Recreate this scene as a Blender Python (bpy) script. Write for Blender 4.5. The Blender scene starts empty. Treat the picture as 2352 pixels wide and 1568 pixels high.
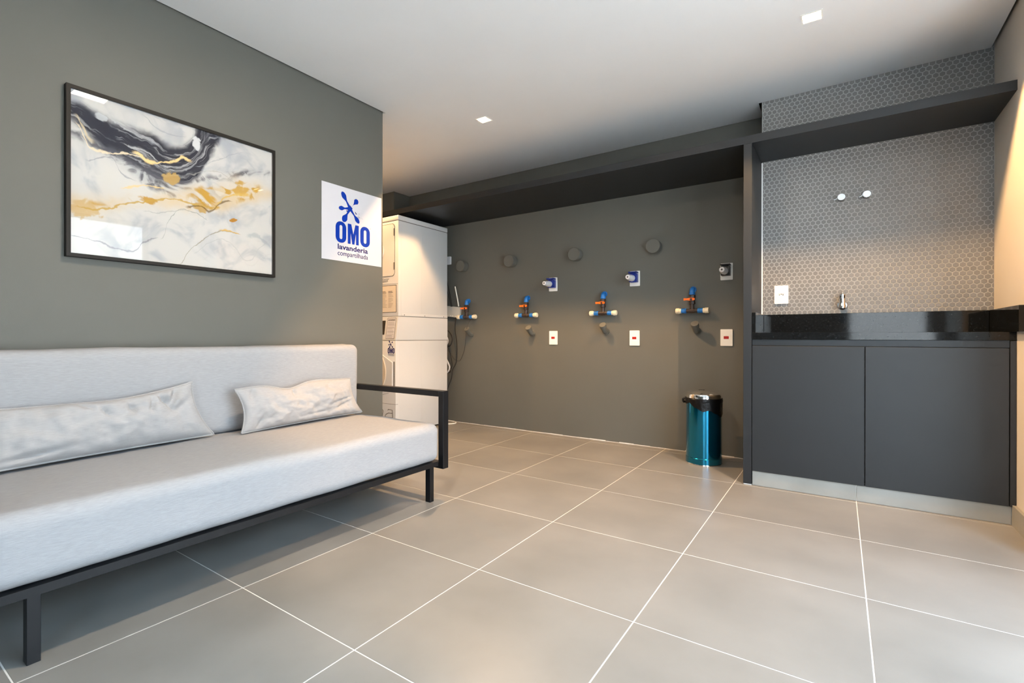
import bpy, bmesh, math, random
from mathutils import Vector, Matrix, noise
PI = math.pi
D = bpy.data
C = bpy.context.scene.collection
sc = bpy.context.scene
random.seed(7)

# ------------------------------------------------------------------ camera
ZC = 2.457                       # ceiling height
camd = D.cameras.new('camera'); cam = D.objects.new('camera', camd); C.objects.link(cam)
F_PX, CX, CY = 1138.57, 1116.64, 773.49
camd.sensor_width = 36.0
camd.lens = F_PX / 2352 * 36.0
camd.shift_x = (1176 - CX) / 2352
camd.shift_y = (CY - 784) / 2352
camd.clip_start = 0.02
R3 = Matrix(((8.14397014e-01, 5.80307466e-01, 8.64828276e-04),
             (-1.46830132e-03, 5.70306304e-04, 9.99998759e-01),
             (-5.80306253e-01, 8.14397274e-01, -1.31652197e-03)))
rot = Matrix((R3[0], R3[1], -Vector(R3[2]))).transposed()
cam.matrix_world = Matrix.Translation((1.72384, -0.93168, 0.89330)) @ rot.to_4x4()
sc.camera = cam

# ------------------------------------------------------------------ world, exposure
w = D.worlds.new('world'); sc.world = w; w.use_nodes = True
bg = w.node_tree.nodes['Background']
bg.inputs[0].default_value = (0.52, 0.76, 1.0, 1); bg.inputs[1].default_value = 15.0
sc.view_settings.view_transform = 'Standard'; sc.view_settings.look = 'None'
sc.view_settings.gamma = 1.0; sc.view_settings.use_curve_mapping = False
sc.view_settings.exposure = 0.1
WARM = (1.0, 0.58, 0.24)

def portal(loc, rot, sx, sy):
    l = D.lights.new('portal', 'AREA'); l.shape = 'RECTANGLE'; l.size = sx; l.size_y = sy
    l.cycles.is_portal = True
    o = D.objects.new('portal', l); C.objects.link(o); o.location = loc; o.rotation_euler = rot
WY0, WY1, WH = -0.8, 1.42, 2.16          # window in the right bay
BX0, BX1 = 1.80, 2.75                    # glazed door behind the camera
portal((2.95, (WY0+WY1)/2, WH/2), (0, PI/2, 0), WH, WY1-WY0)
portal(((BX0+BX1)/2, -2.55, WH/2), (PI/2, 0, 0), BX1-BX0, WH)

DL = [(-0.37, 1.977), (1.612, 1.972), (-1.90, 1.975)]    # square recessed downlights
DL_A, DL_H, DL_S, DL_W = 0.0375, 0.020, 0.0157, 185.0
PL = (0.55, 0.205, 0.085, 0.18)                          # rectangular panel lamp
PL_E = 820.0
sl_ = D.lights.new('sun', 'SUN'); sl_.energy = 60.0; sl_.angle = math.radians(.6); sl_.color = (1.0, .97, .92)   # from behind the building: lights only the ground outside
so_ = D.objects.new('sun', sl_); C.objects.link(so_); so_.rotation_euler = (Vector((-.45, .35, 1.0))).to_track_quat('Z', 'Y').to_euler()

# ------------------------------------------------------------------ helpers
def nd(nt, t, **kw):
    n = nt.nodes.new(t)
    for k, v in kw.items(): setattr(n, k, v)
    return n

def mat(name, col, rough=0.5, metal=0.0, var=0.0, vscale=8.0, bump=0.0, bscale=200.0, spec=0.5, coat=0.0,
        stretch=None, emit=None, estr=0.0, rvar=0.0, island=0.0, detail=4.0, world=False):
    m = D.materials.new(name); m.use_nodes = True; nt = m.node_tree; b = nt.nodes['Principled BSDF']
    b.inputs['Base Color'].default_value = (*col, 1); b.inputs['Roughness'].default_value = rough
    b.inputs['Metallic'].default_value = metal; b.inputs['Specular IOR Level'].default_value = spec
    b.inputs['Coat Weight'].default_value = coat; b.inputs['Coat Roughness'].default_value = 0.05
    if emit: b.inputs['Emission Color'].default_value = (*emit, 1); b.inputs['Emission Strength'].default_value = estr
    tc = nd(nt, 'ShaderNodeTexCoord'); mp = nd(nt, 'ShaderNodeMapping'); nt.links.new(nd(nt, 'ShaderNodeNewGeometry').outputs['Position'] if world else tc.outputs['Object'], mp.inputs[0])
    if world: mp.inputs['Location'].default_value = (.3, .2, .37)
    if stretch: mp.inputs['Scale'].default_value = stretch
    fac = None
    n = nd(nt, 'ShaderNodeTexNoise'); n.inputs['Scale'].default_value = vscale; n.inputs['Detail'].default_value = detail
    nt.links.new(mp.outputs[0], n.inputs['Vector'])
    if var or rvar or True:
        mr = nd(nt, 'ShaderNodeMapRange'); mr.inputs['From Min'].default_value = 0.3; mr.inputs['From Max'].default_value = 0.7
        mr.inputs['To Min'].default_value = 1 - max(var, .01); mr.inputs['To Max'].default_value = 1 + max(var, .01)
        nt.links.new(n.outputs['Fac'], mr.inputs['Value'])
        hv = nd(nt, 'ShaderNodeHueSaturation'); hv.inputs['Color'].default_value = (*col, 1)
        if island:
            g = nd(nt, 'ShaderNodeNewGeometry'); oi = nd(nt, 'ShaderNodeObjectInfo')
            ad = nd(nt, 'ShaderNodeMath', operation='ADD'); nt.links.new(g.outputs['Random Per Island'], ad.inputs[0]); nt.links.new(oi.outputs['Random'], ad.inputs[1])
            fr = nd(nt, 'ShaderNodeMath', operation='FRACT'); nt.links.new(ad.outputs[0], fr.inputs[0])
            m2 = nd(nt, 'ShaderNodeMapRange'); m2.inputs['To Min'].default_value = 1-island; m2.inputs['To Max'].default_value = 1+island
            nt.links.new(fr.outputs[0], m2.inputs['Value'])
            mu = nd(nt, 'ShaderNodeMath', operation='MULTIPLY'); nt.links.new(mr.outputs[0], mu.inputs[0]); nt.links.new(m2.outputs[0], mu.inputs[1])
            nt.links.new(mu.outputs[0], hv.inputs['Value'])
        else:
            nt.links.new(mr.outputs[0], hv.inputs['Value'])
        nt.links.new(hv.outputs[0], b.inputs['Base Color'])
    if rvar:
        m3 = nd(nt, 'ShaderNodeMapRange'); m3.inputs['From Min'].default_value = .3; m3.inputs['From Max'].default_value = .7
        m3.inputs['To Min'].default_value = max(0, rough-rvar); m3.inputs['To Max'].default_value = rough+rvar
        nt.links.new(n.outputs['Fac'], m3.inputs['Value']); nt.links.new(m3.outputs[0], b.inputs['Roughness'])
    if bump:
        n2 = nd(nt, 'ShaderNodeTexNoise'); n2.inputs['Scale'].default_value = bscale; n2.inputs['Detail'].default_value = 3
        nt.links.new(mp.outputs[0], n2.inputs['Vector'])
        bp = nd(nt, 'ShaderNodeBump'); bp.inputs['Strength'].default_value = bump; bp.inputs['Distance'].default_value = 0.002
        nt.links.new(n2.outputs['Fac'], bp.inputs['Height']); nt.links.new(bp.outputs[0], b.inputs['Normal'])
    return m

class MB:
    def __init__(s): s.bm = bmesh.new()
    def box(s, x0, x1, y0, y1, z0, z1, bev=0.0, seg=1, M=None):
        r = bmesh.ops.create_cube(s.bm, size=1.0); vs = r['verts']
        for v in vs: v.co = Vector(((x0+x1)/2+v.co.x*(x1-x0), (y0+y1)/2+v.co.y*(y1-y0), (z0+z1)/2+v.co.z*(z1-z0)))
        if bev:
            es = list({e for v in vs for e in v.link_edges})
            r2 = bmesh.ops.bevel(s.bm, geom=es, offset=bev, segments=seg, profile=0.5, affect='EDGES', clamp_overlap=True)
            vs = list({v for f in r2['faces'] for v in f.verts} | {v for v in vs if v.is_valid})
        if M: bmesh.ops.transform(s.bm, matrix=M, verts=vs)
        return s
    def lathe(s, prof, n=32, M=None, cap0=True, cap1=True):
        # prof: list of (r, h) about local z
        rings = []
        for r, h in prof:
            rings.append([s.bm.verts.new((r*math.cos(2*PI*k/n), r*math.sin(2*PI*k/n), h)) for k in range(n)])
        for a, b in zip(rings, rings[1:]):
            for k in range(n): s.bm.faces.new((a[k], a[(k+1) % n], b[(k+1) % n], b[k]))
        if cap0: s.bm.faces.new(rings[0][::-1])
        if cap1: s.bm.faces.new(rings[-1])
        if M: bmesh.ops.transform(s.bm, matrix=M, verts=[v for r in rings for v in r])
        return s
    def cyl(s, a, b, r, r2=None, n=24, bev=0.0):
        a = Vector(a); b = Vector(b); d = b-a; L = d.length; r2 = r if r2 is None else r2
        M = Matrix.Translation(a) @ d.to_track_quat('Z', 'Y').to_matrix().to_4x4()
        prof = [(r, 0), (r2, L)] if not bev else [(r-bev, 0), (r, bev), (r2, L-bev), (r2-bev, L)]
        return s.lathe(prof, n, M)
    def tube(s, pts, r, n=8, smooth=6, flat=1.0):
        P = [Vector(p) for p in pts]
        if smooth and len(P) > 2:
            Q = []
            for i in range(len(P)-1):
                p0 = P[max(i-1, 0)]; p1 = P[i]; p2 = P[i+1]; p3 = P[min(i+2, len(P)-1)]
                for k in range(smooth):
                    t = k/smooth
                    Q.append(0.5*((2*p1)+(-p0+p2)*t+(2*p0-5*p1+4*p2-p3)*t*t+(-p0+3*p1-3*p2+p3)*t**3))
            Q.append(P[-1]); P = Q
        rings = []; up = None
        for i, p in enumerate(P):
            t = (P[min(i+1, len(P)-1)]-P[max(i-1, 0)]).normalized()
            if up is None: up = t.orthogonal().normalized()
            up = (up - t*up.dot(t)).normalized(); sd = t.cross(up)
            rr = r(i/(len(P)-1)) if callable(r) else r
            rings.append([s.bm.verts.new(p+(up*math.cos(2*PI*k/n)+sd*math.sin(2*PI*k/n))*rr) for k in range(n)])
        for a, b in zip(rings, rings[1:]):
            for k in range(n): s.bm.faces.new((a[k], a[(k+1) % n], b[(k+1) % n], b[k]))
        s.bm.faces.new(rings[0][::-1]); s.bm.faces.new(rings[-1])
        return s
    def prism(s, pts, h, M=None):
        # polygon pts (x,y) extruded 0..h in z
        a = [s.bm.verts.new((x, y, 0)) for x, y in pts]; b = [s.bm.verts.new((x, y, h)) for x, y in pts]
        n = len(pts); s.bm.faces.new(a[::-1]); s.bm.faces.new(b)
        for k in range(n): s.bm.faces.new((a[k], a[(k+1) % n], b[(k+1) % n], b[k]))
        if M: bmesh.ops.transform(s.bm, matrix=M, verts=a+b)
        return s
    def ring(s, outer, inner, h, M=None):
        n = len(outer); V = []
        for z in (0, h):
            V.append(([s.bm.verts.new((x, y, z)) for x, y in outer], [s.bm.verts.new((x, y, z)) for x, y in inner]))
        (ao, ai), (bo, bi) = V
        for k in range(n):
            j = (k+1) % n
            s.bm.faces.new((bo[k], bo[j], bi[j], bi[k])); s.bm.faces.new((ao[k], ai[k], ai[j], ao[j]))
            s.bm.faces.new((ao[k], ao[j], bo[j], bo[k])); s.bm.faces.new((ai[k], bi[k], bi[j], ai[j]))
        if M: bmesh.ops.transform(s.bm, matrix=M, verts=ao+ai+bo+bi)
        return s
    def build(s, name, m, parent=None, smooth=False, loc=None):
        bmesh.ops.recalc_face_normals(s.bm, faces=s.bm.faces)
        me = D.meshes.new(name); s.bm.to_mesh(me); s.bm.free(); me.materials.append(m)
        if smooth:
            for p in me.polygons: p.use_smooth = True
            try: me.set_sharp_from_angle(angle=math.radians(35))
            except Exception: pass
        o = D.objects.new(name, me); C.objects.link(o)
        if parent: o.parent = parent
        if loc: o.location = loc
        return o

def tag(o, label=None, cat=None, group=None, kind=None):
    if label: o['label'] = label
    if cat: o['category'] = cat
    if group: o['group'] = group
    if kind: o['kind'] = kind
    return o
def thing(name, label, cat, loc=(0, 0, 0), group=None, rz=0):
    o = D.objects.new(name, None); C.objects.link(o); o.location = loc; o.rotation_euler = (0, 0, rz)
    o.empty_display_size = 0.05
    return tag(o, label, cat, group)
def struct(name, mb, m, label=None, **k):
    return tag(mb.build(name, m, **k), label, None, None, 'structure')
def copy_tree(o, parent=None):
    c = o.copy(); C.objects.link(c)
    if parent: c.parent = parent
    for ch in [x for x in list(D.objects) if x.parent == o]: copy_tree(ch, c)
    return c
def rrect(w, h, r, n=6, cx=0, cy=0):
    out = []
    for (sx, sy, a0) in ((1, 1, 0), (-1, 1, 90), (-1, -1, 180), (1, -1, 270)):
        for k in range(n+1):
            a = math.radians(a0+90*k/n)
            out.append((cx+sx*(w/2-r)+r*math.cos(a), cy+sy*(h/2-r)+r*math.sin(a)))
    return out
MX = Matrix(((0, 0, 1, 0), (1, 0, 0, 0), (0, 1, 0, 0), (0, 0, 0, 1)))      # local x->Y, y->Z, z->X  (faces +X)
MY = Matrix(((1, 0, 0, 0), (0, 0, -1, 0), (0, 1, 0, 0), (0, 0, 0, 1)))     # local x->X, y->Z, z->-Y (faces -Y)
def T(x, y, z): return Matrix.Translation((x, y, z))
def text(name, s, m, parent, box, base, M, bold=0.0, depth=0.0006):
    """box=(x0,x1,y0,y1) in the local plane, base=origin matrix"""
    cu = D.curves.new(name, 'FONT'); cu.body = s; cu.extrude = 0.01; cu.offset = bold; cu.resolution_u = 4
    ob = D.objects.new(name, cu); C.objects.link(ob)
    dg = bpy.context.evaluated_depsgraph_get(); me = D.meshes.new_from_object(ob.evaluated_get(dg))
    D.objects.remove(ob); D.curves.remove(cu)
    xs = [v.co.x for v in me.vertices]; ys = [v.co.y for v in me.vertices]
    x0, x1, y0, y1 = box
    for v in me.vertices:
        a = x0+(v.co.x-min(xs))/(max(xs)-min(xs))*(x1-x0); b = y0+(v.co.y-min(ys))/(max(ys)-min(ys))*(y1-y0)
        z = depth if v.co.z > 0 else 0.0
        v.co = base @ M @ Vector((a, b, z))
    me.materials.clear(); me.materials.append(m)
    o = D.objects.new(name, me); C.objects.link(o)
    if parent: o.parent = parent
    return o
def cells(xs, ys, inside, z0, z1, mb=None):
    mb = mb or MB(); bm = mb.bm; vc = {}
    def V(x, y, z):
        k = (round(x, 5), round(y, 5), round(z, 5))
        if k not in vc: vc[k] = bm.verts.new((x, y, z))
        return vc[k]
    nx, ny = len(xs)-1, len(ys)-1
    I = lambda i, j: 0 <= i < nx and 0 <= j < ny and inside((xs[i]+xs[i+1])/2, (ys[j]+ys[j+1])/2)
    for i in range(nx):
        for j in range(ny):
            if not I(i, j): continue
            x0, x1, y0, y1 = xs[i], xs[i+1], ys[j], ys[j+1]
            bm.faces.new((V(x0, y0, z0), V(x0, y1, z0), V(x1, y1, z0), V(x1, y0, z0)))
            bm.faces.new((V(x0, y0, z1), V(x1, y0, z1), V(x1, y1, z1), V(x0, y1, z1)))
            if not I(i-1, j): bm.faces.new((V(x0, y0, z0), V(x0, y0, z1), V(x0, y1, z1), V(x0, y1, z0)))
            if not I(i+1, j): bm.faces.new((V(x1, y0, z0), V(x1, y1, z0), V(x1, y1, z1), V(x1, y0, z1)))
            if not I(i, j-1): bm.faces.new((V(x0, y0, z0), V(x1, y0, z0), V(x1, y0, z1), V(x0, y0, z1)))
            if not I(i, j+1): bm.faces.new((V(x0, y1, z0), V(x0, y1, z1), V(x1, y1, z1), V(x1, y1, z0)))
    return mb

# ------------------------------------------------------------------ materials
m_wall = mat('olive grey wall paint', (0.106, 0.106, 0.093), 0.62, var=0.03, vscale=2.5, bump=0.10, bscale=320)
m_cream = mat('cream wall paint', (0.66, 0.62, 0.56), 0.7, var=0.02, vscale=3, bump=0.08, bscale=300)
m_ceil = mat('white ceiling paint', (0.80, 0.80, 0.80), 0.85, var=0.015, vscale=2, bump=0.05, bscale=300)
m_slab = mat('raw concrete', (0.20, 0.20, 0.20), 0.9, var=0.1)
m_tile = mat('porcelain floor tile', (0.218, 0.214, 0.203), 0.34, world=True, var=0.13, vscale=2.6, island=0.03, spec=0.45, detail=7)
m_grout = mat('pale floor grout', (0.68, 0.67, 0.65), 0.8, var=0.08, vscale=20)
m_skirt = mat('grey porcelain skirting tile', (0.30, 0.30, 0.28), 0.45, var=0.10, vscale=5)
m_hex = mat('grey hexagon mosaic', (0.165, 0.164, 0.162), 0.33, var=0.05, vscale=6, island=0.07, spec=0.5)
m_hexg = mat('pale mosaic grout', (0.37, 0.37, 0.36), 0.75, var=0.05, vscale=30)
m_mdf = mat('dark grey laminate', (0.011, 0.0135, 0.0165), 0.46, var=0.04, vscale=6, bump=0.08, bscale=500, spec=0.5)
m_mdfin = mat('dark laminate recess', (0.03, 0.03, 0.032), 0.5)
m_granite = mat('polished black granite', (0.006, 0.007, 0.008), 0.06, var=0.5, vscale=90, spec=0.35)
m_black = mat('black powder coated steel', (0.005, 0.0055, 0.007), 0.42, bump=0.05, bscale=700, spec=0.35)
m_frame = mat('dark bronze picture frame', (0.010, 0.008, 0.006), 0.55, var=0.1, vscale=20, spec=0.25)
m_fabric = mat('pale grey woven fabric', (0.325, 0.328, 0.34), 0.92, var=0.07, vscale=40, stretch=(6, 1, 9), bump=0.35, bscale=120, spec=0.15)
m_fabric2 = mat('pale grey cushion fabric', (0.355, 0.35, 0.35), 0.92, var=0.05, vscale=40, stretch=(3, 1, 9), bump=0.25, bscale=140, spec=0.15)
m_white = mat('white enamel', (0.57, 0.58, 0.59), 0.35, var=0.01, vscale=3)
m_plate = mat('white plastic plate', (0.80, 0.79, 0.76), 0.35)
m_seam = mat('dark seam', (0.06, 0.055, 0.05), 0.6)
m_blk = mat('black plastic', (0.012, 0.012, 0.013), 0.4)
m_paper = mat('white poster paper', (0.55, 0.55, 0.59), 0.7, spec=0.2)
m_blue = mat('logo blue ink', (0.001, 0.030, 0.30), 0.7, spec=0.15)
m_navy = mat('navy ink', (0.012, 0.012, 0.11), 0.7, spec=0.15)
m_chrome = mat('chrome', (0.80, 0.80, 0.80), 0.08, metal=1.0)
m_teal = mat('metallic teal lacquer', (0.0, 0.20, 0.36), 0.12, metal=0.95, var=0.03, vscale=30, coat=0.6)
m_bag = mat('black bin liner', (0.003, 0.003, 0.0035), 0.30, bump=0.9, bscale=60, spec=0.3)
m_pbrown = mat('brown pipe', (0.034, 0.020, 0.015), 0.4, var=0.15, vscale=60)
m_pblue = mat('blue pipe fitting', (0.010, 0.15, 0.48), 0.35, var=0.05, vscale=60)
m_pcream = mat('cream pipe cap', (0.72, 0.66, 0.50), 0.4, var=0.04, vscale=60)
m_orange = mat('orange valve handle', (0.85, 0.16, 0.01), 0.4)
m_sblue = mat('navy socket plastic', (0.010, 0.03, 0.25), 0.35)
m_plug = mat('light grey plug plastic', (0.62, 0.63, 0.66), 0.4)
m_red = mat('red insert', (0.35, 0.008, 0.005), 0.35)
m_grey = mat('grey router plastic', (0.46, 0.46, 0.43), 0.5)
m_hose = mat('grey hose', (0.42, 0.43, 0.46), 0.45)
m_wire = mat('white cable', (0.85, 0.82, 0.76), 0.4)
m_beige = mat('beige door trim', (0.50, 0.44, 0.36), 0.4)
m_led = mat('led chip', (1, 0.9, 0.7), 0.5, emit=(1.0, 0.72, 0.42), estr=60)
m_panel = mat('lit lamp panel', (1, 0.9, 0.7), 0.5, emit=(1.0, .78, .55), estr=PL_E)
m_baffle = mat('glowing beam baffle', (1, 0.9, 0.75), 0.5, emit=(1.0, .74, .45), estr=14.0)
m_white2 = mat('white lamp housing', (0.85, 0.84, 0.80), 0.6)
m_ground = mat('outdoor concrete', (0.45, 0.45, 0.44), 0.9, var=0.1, vscale=2)

# ------------------------------------------------------------------ shell
XL, XR, YB, YT, YF = -0.885, 2.405, 3.108, 2.845, 2.42
TOP = 2.62
floor = struct('floor', MB().box(-2.75, 3.0, -2.65, 3.25, -0.12, -0.0008), m_grout, 'pale grout bed under the grey porcelain floor tiles')
g = 0.0017
tm = {}
for i in range(-5, 5):
    for j in range(-5, 6):
        x0, x1 = i*.6+g, (i+1)*.6-g; y0, y1 = j*.6+g, (j+1)*.6-g
        x0 = max(x0, -2.6); x1 = min(x1, 3.0 if y0 < 1.9 else XR); y1 = min(y1, YB-0.004)
        if x0 < XL and y1 < 1.4: x0 = XL
        if x0 < XL and y0 < 1.45 and y1 > 1.45: pass
        if y0 > 1.9 and x0 > 2.39: continue
        if x1-x0 < .02 or y1-y0 < .02: continue
        key = (round(x1-x0, 4), round(y1-y0, 4))
        if key not in tm:
            mb = MB().box(-key[0]/2, key[0]/2, -key[1]/2, key[1]/2, -.009, 0, bev=.0009)
            o = mb.build('tile', m_tile, floor); tm[key] = o.data
        else:
            o = D.objects.new('tile', tm[key]); C.objects.link(o); o.parent = floor
        o.location = ((x0+x1)/2, (y0+y1)/2, 0)

struct('wall_left', MB().box(-1.035, XL, -2.65, 1.477, 0, TOP), m_wall, 'olive grey wall behind the sofa')
struct('wall_alcove', MB().box(-2.75, -1.035, 1.327, 1.477, 0, TOP), m_cream, 'cream wall of the laundry alcove, behind the left wall')
struct('wall_side', MB().box(-2.75, -2.6, 1.477, 3.25, 0, TOP), m_cream, 'end wall of the laundry alcove')
struct('wall_back', MB().box(-2.6, XR, YB, 3.25, 0, TOP), m_wall, 'dark olive grey back wall carrying the pipe fittings')
struct('wall_pilaster', MB().box(-2.6, -2.216, 2.87, YB, 0, TOP), m_wall, 'dark pilaster in the back left corner')
struct('wall_right', MB().box(XR, 3.0, 1.93, 3.25, 0, TOP), m_cream, 'cream right wall beside the sink counter')
struct('wall_bay', MB().box(2.9, 3.0, WY1, 1.93, 0, TOP).box(2.9, 3.0, -2.65, WY0, 0, TOP).box(2.9, 3.0, WY0, WY1, WH, TOP), m_cream, 'cream wall of the window bay on the right')
struct('wall_front', MB().box(XL, BX0, -2.65, -2.5, 0, TOP).box(BX1, 2.9, -2.65, -2.5, 0, TOP).box(BX0, BX1, -2.65, -2.5, WH, TOP), m_wall, 'olive grey wall behind the camera')
def winframe(name, mb_boxes):
    mb = MB()
    for b in mb_boxes: mb.box(*b)
    return struct(name, mb, m_black, 'black aluminium frame of the glazed opening')
winframe('window_1', [(2.92, 2.96, WY0, WY0+.05, 0, WH), (2.92, 2.96, WY1-.05, WY1, 0, WH), (2.92, 2.96, WY0+.05, WY1-.05, WH-.05, WH), (2.92, 2.96, .28, .33, 0, WH-.05)])
winframe('window_2', [(BX0, BX0+.05, -2.6, -2.56, 0, WH), (BX1-.05, BX1, -2.6, -2.56, 0, WH), (BX0+.05, BX1-.05, -2.6, -2.56, WH-.05, WH)])
struct('ground', cells([-8, 3.0, 16], [-14, -2.65, 12], lambda x, y: x > 3 or y < -2.65, -.1, -.02), m_ground, 'pale concrete ground outside')

struct('wall_outside', MB().box(8.0, 8.2, -14, 12, -.02, 3.2).box(-8, 8, -8.2, -8.0, -.02, 4.5), m_ground, 'plain concrete walls added outside, out of view, to shape daylight and reflections')  # added, unseen: dim the sky in reflections and bounce daylight inside
# tiled chase with hexagon mosaic
chase = struct('wall_tiled', MB().box(1.300, XR, YT, YB, 0, TOP), m_hexg, 'wall of small grey hexagon mosaic tiles with pale grout above the sink counter')
P_, RW, RC = 0.0284, 0.0246, (0.0284-0.0043)/math.sqrt(3)
hx0, hx1 = 1.307, XR-0.002
def hexmesh(name):
    mb = MB(); bm = mb.bm
    hexinto(bm, 0, 0, 0)
    bmesh.ops.recalc_face_normals(bm, faces=bm.faces)
    me = D.meshes.new(name); bm.to_mesh(me); bm.free(); me.materials.append(m_hex); return me
def hexinto(bm, cx, cz, y, clip=None):
    rings = []
    for r, dy in ((RC, 0.0004), (RC, -0.0012), (RC*.93, -0.0018)):
        ring = []
        for k in range(6):
            a = PI/6+k*PI/3; x = cx+r*math.cos(a); z = cz+r*math.sin(a)
            if clip: x = min(max(x, clip[0]), clip[1]); z = min(max(z, clip[2]), clip[3])
            ring.append(bm.verts.new((x, y+dy, z)))
        rings.append(ring)
    for a, b in zip(rings, rings[1:]):
        for k in range(6): bm.faces.new((a[k], a[(k+1) % 6], b[(k+1) % 6], b[k]))
    bm.faces.new(rings[-1])
full, part = [], []
rows = int((TOP-1.03)/RW)+2
for r in range(rows):
    cz = 1.0485+r*RW
    if cz > 2.6: break
    for k in range(-1, 42):
        cx = 1.3155+k*P_+(P_/2 if r % 2 else 0)
        if cx+P_/2 < hx0+.003 or cx-P_/2 > hx1-.003: continue
        ok = cx-P_/2 > hx0-.002 and cx+P_/2 < hx1+.002 and cz-RC > 1.038 and cz < 2.04
        (full if ok else part).append((cx, cz))
cp = Vector((1.724, -.932, .893))
full.sort(key=lambda q: (q[0]-cp.x)**2*-0.35+(q[1]-cp.z)**2)     # the ones that show largest (towards the frame's right, near eye height)
hm = hexmesh('tile')
for (cx, cz) in full[:298]:
    o = D.objects.new('hexagon_tile', hm); C.objects.link(o); o.parent = chase; o.location = (cx, YT, cz)
bm = bmesh.new()
for (cx, cz) in full[298:]+part: hexinto(bm, cx, cz, YT, (hx0, hx1, 1.036, 2.6))
bmesh.ops.recalc_face_normals(bm, faces=bm.faces)
me = D.meshes.new('hexagon_tiles'); bm.to_mesh(me); bm.free(); me.materials.append(m_hex)
o = D.objects.new('hexagon_tiles', me); C.objects.link(o); o.parent = chase; o['kind'] = 'stuff'
struct('trim_1', MB().box(1.2975, 1.305, YT-.003, YT+.004, 1.037, 2.052), mat('white edge trim', (0.75, 0.76, 0.75), 0.4), 'thin white edge strip beside the hexagon mosaic')
# pale sealant where back wall meets floor
mb = MB(); x = -2.2
while x < 1.24:
    L = random.uniform(.05, .16); h = random.uniform(.002, .007)
    mb.box(x, min(x+L, 1.245), YB-random.uniform(.002, .006), YB+.001, 0, h); x += L
struct('trim_2', mb, m_grout, 'thin pale sealant line along the foot of the back wall')
struct('baseboard_right', MB().box(XR-.014, XR, 1.93, 2.432, 0, .097, bev=.001), m_skirt, 'grey tile skirting at the foot of the right wall')

# ceiling with square lamp openings and a shadow gap along the walls
holes = [(x-DL_A, x+DL_A, y-DL_A, y+DL_A) for x, y in DL]
px, py, pw, ph = PL; holes.append((px-pw/2, px+pw/2, py-ph/2, py+ph/2))
GAP = .014
def in_room(x, y):
    for a, b, c, d in holes:
        if a < x < b and c < y < d: return False
    if x < XL+GAP and y < 1.477+GAP: return False
    if y > YB-GAP: return False
    if x > 1.300-GAP*1.6 and y > YT-GAP*.4: return False
    if x < -2.216+GAP and y > 2.87-GAP: return False
    if x > XR-GAP and y > 1.93-GAP: return False
    return True
xs = sorted({-2.6, -2.216+GAP, XL+GAP, 1.300-GAP*1.6, XR-GAP, 2.9, *[h[0] for h in holes], *[h[1] for h in holes]})
ys = sorted({-2.5, 1.477+GAP, 2.87-GAP, YT-GAP*.4, YB-GAP, 1.93-GAP, YB, *[h[2] for h in holes], *[h[3] for h in holes]})
ceil = struct('ceiling', cells(xs, ys, in_room, ZC, ZC+.0125), m_ceil, 'plain white plasterboard ceiling with a dark shadow gap')
o = MB().box(-2.75, 3.0, -2.65, 3.25, TOP, TOP+.15).build('slab', m_slab, ceil)

# ------------------------------------------------------------------ lamps
lamp_labels = ['small square warm downlight, lit, left of centre in the ceiling', 'square warm downlight, lit, near the mosaic wall at upper right', 'square warm downlight hidden in the laundry alcove ceiling']
for n, (x, y) in enumerate(DL):
    t = thing('ceiling_downlight', lamp_labels[n], 'downlight', (x, y, ZC), 'recessed square downlights')
    a = DL_A; h = .066; z0 = .0
    mb = MB()
    mb.box(-a-.004, -a, -a-.004, a+.004, .0126, h); mb.box(a, a+.004, -a-.004, a+.004, .0126, h)
    mb.box(-a, a, -a-.004, -a, .0126, h); mb.box(-a, a, a, a+.004, .0126, h); mb.box(-a-.004, a+.004, -a-.004, a+.004, h, h+.004)
    mb.build('housing', m_white2, t)
    mb = MB(); o_ = rrect(2*a+.016, 2*a+.016, .001, 1); i_ = rrect(2*a+.0002, 2*a+.0002, .0001, 1)
    mb.ring(o_, i_, -.0015); mb.build('trim_ring', m_white2, t)
    MB().cyl((0, 0, DL_H+.006), (0, 0, h), .009, .016, 20).build('led_module', m_led, t)
    for sy_ in (-1, 1): MB().box(-a+.0003, a-.0003, min(sy_*DL_S, sy_*(a-.0003)), max(sy_*DL_S, sy_*(a-.0003)), .0005, .002).build('lit_plate', m_baffle, t)  # glowing plates added as baffles: cut the beam front and back
    l = D.lights.new('downlight_beam', 'SPOT'); l.spot_size = math.radians(172); l.spot_blend = 0.35; l.shadow_soft_size = .0016
    l.energy = DL_W*(1, 1, .38)[n]; l.color = WARM
    lo = D.objects.new('downlight_beam', l); C.objects.link(lo); lo.parent = t; lo.location = (0, 0, DL_H)
t = thing('panel_lamp', 'rectangular warm panel lamp set flush in the ceiling above the sofa front', 'ceiling lamp', (px, py, ZC))
mb = MB(); mb.ring(rrect(pw+.02, ph+.02, .001, 1), rrect(pw-.002, ph-.002, .0005, 1), -.002); mb.build('frame', m_white2, t)
MB().box(-pw/2+.001, pw/2-.001, -ph/2+.001, ph/2-.001, .003, .006).build('lit_plate', m_panel, t)

# ------------------------------------------------------------------ overhead shelf, tall panel
sx = [-2.6, -2.216, 1.300, XR]; sy = [YF, YT, 2.87, YB]
mb = cells(sx, sy, lambda x, y: not (x > 1.3 and y > YT) and not (x < -2.216 and y > 2.87), 2.056, 2.104)
o = mb.build('overhead_shelf', m_mdf); tag(o, 'long dark grey overhead shelf running the whole back wall', 'shelf')
t = thing('tall_panel', 'tall dark grey end panel standing between bin and sink cabinet', 'panel', (1.272, YF, 0))
MB().box(-.0225, .0225, 0, YT-YF, .006, 2.0555, bev=.0008).box(-.0225, .0270, YT-YF, YB-YF-.001, .006, 2.0555).build('panel', m_mdf, t)
MB().box(-.020, .0225, .004, .03, 0, .006).build('foot', m_plate, t)

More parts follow.
